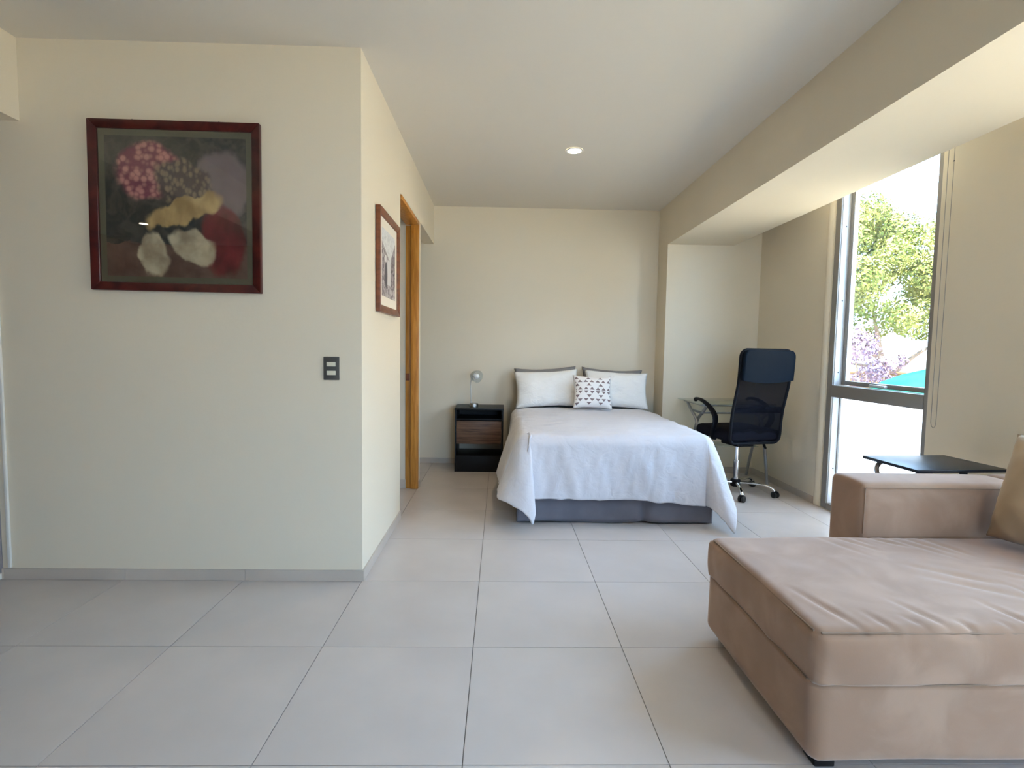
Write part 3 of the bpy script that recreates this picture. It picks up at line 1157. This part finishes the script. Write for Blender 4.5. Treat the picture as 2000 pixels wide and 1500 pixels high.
dr_ = bx('drawer', (-NX + 0.021, NX - 0.021, NY0 - 0.004, NY0 + 0.014, 0.275, 0.497), 'walnut', nt_, 0.002)
bx('drawer_box', (-NX + 0.03, NX - 0.03, NY0 + 0.015, NY1 - 0.03, 0.30, 0.45), 'blackwood', dr_)

lamp = thing('table_lamp', 'small chrome gooseneck lamp with a clear glass shade on the night table', 'lamp', (-0.165, 1.355, 0.622))
part('base', MB().lathe([(0.040, 0.0), (0.043, 0.003), (0.043, 0.034), (0.040, 0.038), (0.012, 0.040)], 28), 'steel', lamp, 35)
neck = smooth_path([(-0.028, 0, 0.036), (-0.030, 0, 0.14), (-0.034, 0, 0.22), (-0.026, -0.004, 0.275), (-0.006, -0.010, 0.305)])
part('gooseneck', MB().tube(neck, 0.0048, 10), 'steel', lamp, 60)
ax = Vector((0.62, -0.72, -0.12)).normalized()
q = ax.to_track_quat('Z', 'Y').to_matrix().to_4x4()
mm = Matrix.Translation((-0.010, -0.008, 0.312)) @ q
part('socket', MB().lathe([(0.010, -0.035), (0.019, -0.03), (0.022, 0.0), (0.021, 0.02)], 20, mm), 'chrome', lamp, 40)
part('shade', MB().lathe([(0.022, -0.012), (0.036, 0.0), (0.050, 0.022), (0.058, 0.050), (0.061, 0.078), (0.059, 0.079), (0.055, 0.050), (0.047, 0.024), (0.034, 0.004), (0.021, -0.008)],
                     30, mm, False, False), 'lamp_glass', lamp, 60)
part('bulb', MB().lathe([(0.012, 0.018), (0.014, 0.028), (0.024, 0.045), (0.027, 0.058), (0.022, 0.074), (0.010, 0.083), (0.001, 0.085)], 20, mm), 'bulb', lamp, 60)

# ------------------------------------------------------------------ glass desk
desk = thing('desk', 'clear glass desk on crossed silver metal legs in the window alcove', 'desk', (2.20, 1.0, 0))
DX0, DX1, DYa, DYb = -0.36, 0.34, -0.27, 0.275
bx('glass_top', (DX0, DX1, DYa, DYb, 0.738, 0.746), 'desk_glass', desk, 0.002)
for xx in (DX0 + 0.06, DX1 - 0.045):
    la = smooth_path([(xx, 0.165, 0.722), (xx, 0.06, 0.655), (xx, -0.07, 0.585), (xx, -0.14, 0.45), (xx, -0.21, 0.22), (xx, -0.255, 0.0)])
    lb = smooth_path([(xx + 0.026, -0.245, 0.722), (xx + 0.026, -0.16, 0.655), (xx + 0.026, -0.055, 0.585), (xx + 0.026, 0.03, 0.45), (xx + 0.026, 0.13, 0.22), (xx + 0.026, 0.20, 0.0)])
    part('leg', MB().tube(la, 0.012, 10, True, 0.016), 'silver_paint', desk, 60)
    part('leg', MB().tube(lb, 0.012, 10, True, 0.016), 'silver_paint', desk, 60)
    bx('end_rail', (xx - 0.008, xx + 0.034, -0.25, 0.25, 0.718, 0.737), 'silver_paint', desk, 0.003)
    bx('tie', (xx, xx + 0.026, -0.19, 0.10, 0.645, 0.660), 'silver_paint', desk, 0.002)
for yy, zz in ((-0.235, 0.728), (0.23, 0.728), (-0.16, 0.652)):
    part('cross_bar', MB().tube([(DX0 + 0.07, yy, zz), (DX1 - 0.04, yy, zz)], 0.008, 10), 'silver_paint', desk, 60)
part('cross_bar', MB().tube([(DX0 + 0.09, 0.09, 0.325), (DX1 - 0.04, 0.09, 0.325)], 0.009, 10), 'silver_paint', desk, 60)
bx('lower_shelf', (DX0 + 0.10, DX1 - 0.06, -0.10, 0.14, 0.335, 0.340), 'desk_glass', desk)
part('brace', MB().tube([(DX0 + 0.10, -0.10, 0.33), (DX0 + 0.26, 0.09, 0.326)], 0.004, 8), 'silver_paint', desk, 60)
part('brace', MB().tube([(DX0 + 0.26, -0.10, 0.33), (DX0 + 0.10, 0.09, 0.326)], 0.004, 8), 'silver_paint', desk, 60)

# ------------------------------------------------------------------ office chair
chair = thing('office_chair', 'black high-back mesh office chair on a chrome five-star base', 'chair', (2.125, 0.565, 0), math.radians(13))
part('hub', MB().lathe([(0.030, 0.055), (0.042, 0.06), (0.042, 0.105), (0.034, 0.118)], 20), 'plastic', chair, 40)
for k in range(5):
    a = math.radians(-118 + 72 * k)
    c, s = math.cos(a), math.sin(a)
    pth = smooth_path([(0.035 * c, 0.035 * s, 0.092), (0.14 * c, 0.14 * s, 0.098), (0.23 * c, 0.23 * s, 0.094), (0.285 * c, 0.285 * s, 0.075), (0.305 * c, 0.305 * s, 0.050)], 6)
    lg = part('leg', MB().tube(pth, 0.016, 12, True, 0.011), 'chrome', chair, 60)
    px, py = 0.308 * c, 0.308 * s
    ta = a + 0.9
    for side in (-1, 1):
        m = Matrix.Translation((px + side * 0.014 * math.cos(ta), py + side * 0.014 * math.sin(ta), 0.027)) @ Matrix.Rotation(ta, 4, 'Z') @ Matrix.Rotation(PI / 2, 4, 'Y')
        part('caster_wheel', MB().lathe([(0.018, -0.011), (0.026, -0.008), (0.027, 0.0), (0.026, 0.008), (0.018, 0.011)], 18, m), 'rubber', lg, 40)
    part('caster_hood', MB().lathe([(0.010, 0.060), (0.019, 0.054), (0.022, 0.040), (0.012, 0.034)], 14, Matrix.Translation((px, py, 0))), 'plastic', lg, 50)
part('gas_lift', MB().lathe([(0.024, 0.115), (0.024, 0.27), (0.026, 0.272), (0.026, 0.282), (0.022, 0.284)], 20), 'chrome', chair, 40)
part('gas_piston', MB().lathe([(0.0155, 0.284), (0.0155, 0.42)], 18), 'chrome', chair, 40)
bx('tilt_mechanism', (-0.09, 0.07, -0.12, 0.10, 0.415, 0.468), 'plastic', chair, 0.012)
lv = smooth_path([(0.06, -0.02, 0.440), (0.14, -0.02, 0.446), (0.215, -0.03, 0.438), (0.235, -0.035, 0.425)], 6)
lever = part('lever', MB().tube(lv, 0.005, 8), 'plastic', chair, 60)
part('lever_paddle', MB().tube([(0.232, -0.035, 0.428), (0.242, -0.037, 0.405), (0.254, -0.040, 0.380)], [0.007, 0.016, 0.013], 10, True, 0.007), 'plastic', lever, 60)
seat = obj('seat', soft_box(-0.245, 0.245, -0.215, 0.265, 0.472, 0.572, 0.045, (22, 22, 8)), 'seat_fabric', chair)
PROF = [(-0.205, 0.462), (-0.218, 0.55), (-0.222, 0.64), (-0.236, 0.74), (-0.266, 0.86), (-0.288, 0.95), (-0.296, 1.05), (-0.302, 1.15), (-0.306, 1.222)]


def prof_y(z):
    for (ya, za), (yb, zb) in zip(PROF, PROF[1:]):
        if z <= zb:
            t = (z - za) / (zb - za)
            return ya + (yb - ya) * t
    return PROF[-1][0]


def half_w(z):
    w = 0.236
    for z0, up in ((0.462, False), (1.222, True)):
        d = abs(z - z0)
        rr = 0.055
        if d < rr:
            w -= rr - math.sqrt(max(0.0, rr * rr - (rr - d) ** 2))
    return w


loop = []
zs = [0.462 + (1.222 - 0.462) * (0.5 - 0.5 * math.cos(PI * i / 40)) for i in range(41)]
for z in zs:
    loop.append((half_w(z), prof_y(z), z))
for z in reversed(zs):
    loop.append((-half_w(z), prof_y(z), z))
loop.append(loop[0])
part('back_frame', MB().tube(loop, 0.0115, 10, False), 'plastic', chair, 60)


def back_skin(z0, z1, bow, dy, dip=0.0, wr=0.0, n=(30, 40)):
    def fn(s, t):
        x = s * 2 - 1
        zlow = z0 - dip * (1 - x * x)
        z = zlow + (z1 - zlow) * t
        w = half_w(min(max(z, 0.463), 1.221)) - 0.004
        y = prof_y(z) + bow * (1 - x * x) + dy
        y += wr * (1 - x * x) * fbm(x * 1.2, z * 3.2, 5.5, 2.0)
        return (x * w, y, z)
    return MB().grid(fn, *n)


part('mesh_panel', back_skin(0.468, 1.0, 0.045, 0.0, wr=0.02), 'mesh', chair, 180)
part('mesh_panel', back_skin(0.468, 1.0, 0.020, -0.004, wr=0.02), 'mesh', chair, 180)
hp = back_skin(0.985, 1.219, -0.004, -0.013, dip=0.022)
o = part('headrest', hp, 'leather', chair, 180)
md = o.modifiers.new('padding', 'SOLIDIFY')
md.thickness = 0.034
md.offset = 1.0
part('headrest_seam', MB().tube([((i / 10 - 1) * 0.229, prof_y(0.99) - 0.015, 0.985 - 0.022 * (1 - (i / 10 - 1) ** 2)) for i in range(21)], 0.004, 8), 'plastic', chair, 60)


def bar(z, h):
    def fn(s, t):
        x = s * 2 - 1
        return (x * 0.232, prof_y(z) + 0.03 * (1 - x * x) + 0.004, z - h / 2 + h * t)
    o = part('lumbar_bar', MB().grid(fn, 20, 2), 'plastic', chair, 180)
    m_ = o.modifiers.new('t', 'SOLIDIFY')
    m_.thickness = 0.012


bar(0.735, 0.050)
bar(0.520, 0.090)
bx('back_bracket', (-0.045, 0.045, -0.20, -0.08, 0.448, 0.472), 'plastic', chair, 0.006)
for sx in (-1, 1):
    ap = smooth_path([(sx * 0.262, 0.235, 0.775), (sx * 0.272, 0.205, 0.792), (sx * 0.276, 0.12, 0.786), (sx * 0.277, 0.02, 0.748), (sx * 0.276, -0.055, 0.69), (sx * 0.272, -0.07, 0.63), (sx * 0.262, -0.03, 0.56), (sx * 0.235, 0.01, 0.49), (sx * 0.20, 0.02, 0.472)], 6)
    rr = [0.017 + 0.012 * math.sin(PI * min(1, i / (len(ap) - 1))) for i in range(len(ap))]
    part('arm', MB().tube(ap, rr, 12, True, 0.013), 'plastic', chair, 60)

# ------------------------------------------------------------------ black side table behind the sofa arm
tb = thing('side_table', 'small black laptop table on bent metal legs behind the sofa armrest', 'table', (2.30, -1.235, 0), math.radians(4))
bx('table_top', (-0.24, 0.24, -0.175, 0.17, 0.640, 0.656), 'table_black', tb, 0.004)
for yy in (-0.12, 0.12):
    pth = smooth_path([(-0.135, yy, 0.636), (-0.175, yy, 0.628), (-0.195, yy, 0.60), (-0.185, yy, 0.55), (-0.165, yy, 0.45), (-0.16, yy, 0.2), (-0.16, yy, 0.05), (-0.14, yy, 0.014), (-0.10, yy, 0.012), (0.16, yy, 0.012)], 6)
    part('leg', MB().tube(pth, 0.011, 12), 'steel', tb, 60)
part('support_bar', MB().tube([(-0.135, -0.14, 0.629), (-0.135, 0.14, 0.629)], 0.009, 10), 'steel', tb, 60)
part('foot_bar', MB().tube([(0.15, -0.16, 0.012), (0.15, 0.16, 0.012)], 0.0115, 10), 'steel', tb, 60)
bx('edge_clip', (-0.02, 0.02, -0.177, -0.172, 0.632, 0.642), 'plastic', tb, 0.001)


# ------------------------------------------------------------------ pictures, switch, lights, blind chain
def quad(x0, x1, z0, z1, y):
    me = bpy.data.meshes.new('print')
    me.from_pydata([(x0, y, z0), (x1, y, z0), (x1, y, z1), (x0, y, z1)], [], [(0, 1, 2, 3)])
    ul = me.uv_layers.new(name='UVMap')
    for lp, c in zip(me.loops, ((0, 0), (1, 0), (1, 1), (0, 1))):
        ul.data[lp.index].uv = c
    return me


def framed(name, label, cat, loc, rotz, w, h, bar_w, depth, frame_mat, mat_w, mat_mat, print_mat, off=0.004, tilt=0.0, glazed=True):
    """picture facing local -Y, centred on loc, back against the wall"""
    r = thing(name, label, cat, loc, rot=(tilt, 0, rotz))
    x, z, b = w / 2, h / 2, bar_w
    for nm, pts in (('frame_rail', [(-x, -z), (x, -z), (x - b, -z + b), (-x + b, -z + b)]), ('frame_rail', [(x, z), (-x, z), (-x + b, z - b), (x - b, z - b)]),
                    ('frame_stile', [(-x, z), (-x, -z), (-x + b, -z + b), (-x + b, z - b)]), ('frame_stile', [(x, -z), (x, z), (x - b, z - b), (x - b, -z + b)])):
        mb = MB()
        ds = (depth, depth, depth * 0.72, depth * 0.72)
        mb.v = [(p[0], -off, p[1]) for p in pts] + [(p[0], -off - d, p[1]) for p, d in zip(pts, ds)]
        mb.f = [(3, 2, 1, 0), (4, 5, 6, 7), (0, 1, 5, 4), (1, 2, 6, 5), (2, 3, 7, 6), (3, 0, 4, 7)]
        part(nm, mb, frame_mat, r, None, 0.003)
    bx('backing', (-x + b * 0.6, x - b * 0.6, -off - 0.006, -off, -z + b * 0.6, z - b * 0.6), 'blackwood', r)
    mbo = bx('mat_board', (-x + b - 0.004, x - b + 0.004, -off - 0.010, -off - 0.0065, -z + b - 0.004, z - b + 0.004), mat_mat, r)
    obj('print', quad(-x + b + mat_w, x - b - mat_w, -z + b + mat_w, z - b - mat_w, -off - 0.0108), print_mat, r)
    if glazed:
        bx('glass', (-x + b - 0.002, x - b + 0.002, -off - depth * 0.62, -off - depth * 0.62 + 0.002, -z + b - 0.002, z - b + 0.002), 'pane', r)
    return r


pic = framed('framed_picture', 'large square colour print in a glossy mahogany frame beside the light switch', 'picture', (-1.482, YN, 1.853), 0.0,
             0.81, 0.805, 0.040, 0.028, 'mahogany', 0.030, 'mat_board', 'abstract', tilt=0.0)
pic.rotation_euler = (0, math.radians(0.35), 0)
for wx in (-0.21, 0.20):
    part('hanging_wire', MB().tube(smooth_path([(wx, -0.010, 0.40), (wx + 0.006, -0.012, 0.410), (wx + 0.016, -0.014, 0.404)], 4), 0.0016, 6), 'wire', pic, 60)
framed('framed_picture', 'small upright street sketch in a reddish wood frame beside the doorway', 'picture', (XC, -0.638, 1.682), PI / 2,
       0.56, 0.575, 0.040, 0.026, 'redwood', 0.055, 'paper', 'street', glazed=False)

sw = thing('light_switch', 'charcoal wall plate with two ivory rocker switches', 'switch', (-0.747, YN, 1.087))
bx('wall_plate', (-0.039, 0.039, -0.009, -0.0005, -0.058, 0.058), 'plate', sw, 0.003)
for zz in (0.021, -0.022):
    bx('rocker', (-0.022, 0.022, -0.0125, -0.0085, zz - 0.0105, zz + 0.0105), 'ivory', sw, 0.0015)


def downlight(x, y, label, watt):
    t = thing('ceiling_downlight', label, 'light', (x, y, H))
    part('trim_ring', MB().lathe([(0.046, -0.002), (0.050, -0.006), (0.060, -0.006), (0.064, -0.001)], 32, None, False, False), 'white_trim', t, 60)
    part('lamp_face', MB().lathe([(0.046, -0.004), (0.03, -0.0045), (0.001, -0.005)], 28, None, False, True), 'emit', t, 60)
    l = bpy.data.lights.new('downlight_glow', 'SPOT')
    l.energy = watt
    l.color = (1.0, 0.80, 0.55)
    l.spot_size = math.radians(125)
    l.spot_blend = 0.6
    l.shadow_soft_size = 0.045
    o = bpy.data.objects.new('downlight_glow', l)
    COL.objects.link(o)
    o.location = (0, 0, -0.02)
    o.parent = t
    return t


downlight(0.604, 0.035, 'lit round recessed ceiling light above the foot of the bed', 12)
downlight(-4.198, -5.10, 'lit round recessed ceiling light over the side room', 12)

ch = thing('blind_chain', 'thin beaded roller blind chain loop hanging on the wall beside the window', 'blind chain', (2.60, -0.875, 0.78))
cp = [(0, 0.020, 1.82), (0, 0.019, 1.0), (0, 0.018, 0.03), (0, 0.012, 0.008), (0, 0, 0.0), (0, -0.012, 0.008), (0, -0.018, 0.03), (0, -0.019, 1.0), (0, -0.020, 1.82)]
obj('chain', MB().tube(cp, 0.0017, 6).mesh('chain', 60), 'cord', ch)
part('bead_stop', MB().lathe([(0.001, -0.005), (0.005, 0.0), (0.001, 0.005)], 10, Matrix.Translation((0, -0.0195, 1.50))), 'screw', ch, 60)

# ------------------------------------------------------------------ outdoors
GZ = -1.6
gnd = struct('ground_outside', MB().box(3.2, 60, -40, 70, GZ - 0.2, GZ), 'ground')
struct('ground_terrace', MB().box(-20, 3.2, -40, YR - 0.16, -0.4, -0.2), 'ground')


def blob_leaves(centres, count, size, seed, flat=0.0):
    rd = random.Random(seed)
    mb = MB()
    for cx, cy, cz, r in centres:
        for k in range(int(count * r * r)):
            d = Vector((rd.gauss(0, 1), rd.gauss(0, 1), rd.gauss(0, 1))).normalized()
            rad = r * (1 - 0.45 * rd.random() ** 2) * (0.85 + 0.25 * nz(d.x * 2 + cx, d.y * 2, d.z * 2))
            p = Vector((cx, cy, cz)) + Vector((d.x, d.y, d.z * 0.8)) * rad
            n_ = (d + Vector((rd.uniform(-.8, .8), rd.uniform(-.8, .8), rd.uniform(-.2, .9)))).normalized()
            a = n_.orthogonal().normalized()
            a.rotate(Matrix.Rotation(rd.uniform(0, 2 * PI), 3, n_))
            b = n_.cross(a)
            s = size * rd.uniform(0.6, 1.3)
            i0 = len(mb.v)
            mb.v += [tuple(p - a * s), tuple(p + b * s * 0.5 + n_ * s * .15), tuple(p + a * s), tuple(p - b * s * 0.5 + n_ * s * .15)]
            mb.f.append((i0, i0 + 1, i0 + 2, i0 + 3))
    return mb


def tree(label, loc, centres, count, size, leaf, seed, branches, trunk_r, group='trees outside the window'):
    t = thing('garden_tree', label, 'tree', (loc[0], loc[1], GZ), group=group)
    off = Vector((0, 0, 0))
    fo = part('foliage', blob_leaves(centres, count, size, seed), leaf, t)
    fo['kind'] = 'stuff'
    for i, b in enumerate(branches):
        pts = smooth_path(b, 5)
        n_ = len(pts)
        r0 = trunk_r if i == 0 else trunk_r * 0.5
        part('trunk' if i == 0 else 'branch', MB().tube(pts, [r0 * (1 - 0.75 * k / (n_ - 1)) for k in range(n_)], 8), 'bark', t, 60)
    return t


rd = random.Random(11)
cs = []
for k in range(78):
    cs.append((rd.uniform(-3.4, 3.4), rd.uniform(-1.6, 1.6), rd.uniform(2.7, 6.9) - 0.10 * rd.random(), rd.uniform(0.5, 0.95)))
cs = [(x, y, z + 0.5 - 0.12 * abs(x), r) for x, y, z, r in cs]
tree('tall yellow-green tree with a broad leafy crown outside the window', (11.6, 11.9), cs, 1300, 0.06, 'leaf', 2,
     [[(0.5, 0, 0), (0.45, 0, 1.4), (0.1, 0, 2.6), (-0.3, 0, 4.2)], [(0.35, -0.2, 2.0), (-0.5, -0.6, 2.75), (-1.5, -0.9, 3.0), (-2.3, -1.0, 3.5)],
      [(0.4, 0, 2.2), (1.0, -0.3, 2.9), (1.9, -0.5, 3.4)], [(-0.3, -0.55, 2.6), (-0.9, -0.8, 2.5), (-1.6, -1.0, 2.55)]], 0.16)
cs2 = [(rd.uniform(-1.6, 0.55), rd.uniform(-0.5, 0.5), rd.uniform(1.9, 3.4), rd.uniform(0.25, 0.42)) for k in range(24)]
tree('low tree covered in pale purple blossom outside the window', (9.0, 9.0), cs2, 1500, 0.05, 'blossom', 5,
     [[(0, 0, 0), (0.1, 0, 1.2), (-0.1, 0, 2.6)], [(0.05, 0, 1.4), (0.5, 0, 2.0), (0.9, 0, 2.7)]], 0.09)
cs3 = [(rd.uniform(-3.5, 3.5), rd.uniform(-1.0, 1.0), rd.uniform(2.5, 6.6), rd.uniform(0.7, 1.2)) for k in range(26)]
tree('dark green tree behind the yellow-green one outside the window', (11.0, 19.0), cs3, 420, 0.12, 'leaf_dark', 9,
     [[(0, 0, 0), (0.1, 0, 1.8), (0, 0, 4.0)]], 0.2)

gw = thing('garden_wall', 'weathered ochre garden wall under the purple tree outside the window', 'wall', (9.45, 10.3, GZ), math.radians(-4))
bx('wall_body', (-1.6, 1.6, 0.0, 0.22, 0.0, 2.28), 'ochre', gw, 0.01)
bx('coping', (-1.65, 1.65, -0.03, 0.25, 2.28, 2.34), 'ochre', gw, 0.01)
wh = thing('garden_hut', 'low white rendered hut with a flat roof beyond the garden wall', 'building', (15.4, 13.2, GZ), math.radians(-4))
bx('hut_wall', (-2.6, 2.6, 0.0, 2.4, 0.0, 2.62), 'white_render', wh, 0.01)
bx('roof_slab', (-2.75, 2.75, -0.15, 2.55, 2.62, 2.74), 'white_render', wh, 0.01)
bx('hut_window', (-1.2, -0.5, -0.02, -0.001, 1.5, 2.2), 'dark_glass', wh)

um = thing('parasol', 'turquoise canvas parasol standing open outside the window', 'parasol', (8.44, 5.9, GZ))
part('pole', MB().lathe([(0.03, 0.05), (0.022, 2.47)], 12), 'steel', um, 40)
part('foot', MB().lathe([(0.28, 0.0), (0.28, 0.05), (0.06, 0.09)], 20), 'plastic', um, 40)


def canopy():
    mb = MB()
    n_ = 8
    prof = [(0.0, 2.58), (0.25, 2.54), (0.6, 2.43), (0.95, 2.26), (1.2, 2.08), (1.22, 1.96)]
    for r, z in prof:
        for k in range(n_ * 4):
            a = 2 * PI * k / (n_ * 4)
            ph = (k % 4) / 4
            sag = 1 - 0.055 * math.sin(PI * ph)
            mb.v.append((r * sag * math.cos(a), r * sag * math.sin(a), z - 0.03 * r * math.sin(PI * ph)))
    m_ = n_ * 4
    for i in range(len(prof) - 1):
        for k in range(m_):
            mb.f.append((i * m_ + k, (i + 1) * m_ + k, (i + 1) * m_ + (k + 1) % m_, i * m_ + (k + 1) % m_))
    return mb


cp_ = part('canopy', canopy(), 'teal', um, 50)
for k in range(8):
    a = 2 * PI * k / 8
    part('rib', MB().tube([(0.03 * math.cos(a), 0.03 * math.sin(a), 2.50), (0.6 * math.cos(a), 0.6 * math.sin(a), 2.39), (1.19 * math.cos(a), 1.19 * math.sin(a), 2.05)], 0.008, 6), 'steel', um, 60)

# unseen houses across the street, added to bounce warm sunlight into the windows
M['cream_render'] = Mat('cream_rendered_facade', (0.58, 0.47, 0.33, 1), 0.9).m
M['roof_tile'] = Mat('clay_roof', (0.30, 0.13, 0.08, 1), 0.8).m
for hx, hy, hl, hh, lab in ((11.5, -9.5, 8.5, 6.4, 'long cream rendered house with clay roof edge, added across the street for warm light'), (12.4, -0.6, 7.0, 5.6, 'shorter cream rendered house beside the yellow-green tree, added across the street for warm light')):
    hs = thing('added_house', lab, 'building', (hx, hy, GZ), group='added houses across the street')
    bx('house_wall', (0, 5, -hl / 2, hl / 2, 0, hh), 'cream_render', hs)
    bx('roof_edge', (-0.25, 5.2, -hl / 2 - 0.2, hl / 2 + 0.2, hh, hh + 0.18), 'roof_tile', hs, 0.02)
    for r in range(2):
        for k in range(int(hl // 2)):
            yy = -hl / 2 + 1.2 + k * 2.0
            fr_ = bx('house_window', (-0.05, -0.002, yy - 0.5, yy + 0.5, 1.0 + r * 2.6, 2.3 + r * 2.6), 'white_render', hs)
            bx('house_pane', (-0.06, -0.051, yy - 0.42, yy + 0.42, 1.08 + r * 2.6, 2.22 + r * 2.6), 'gasket', fr_)
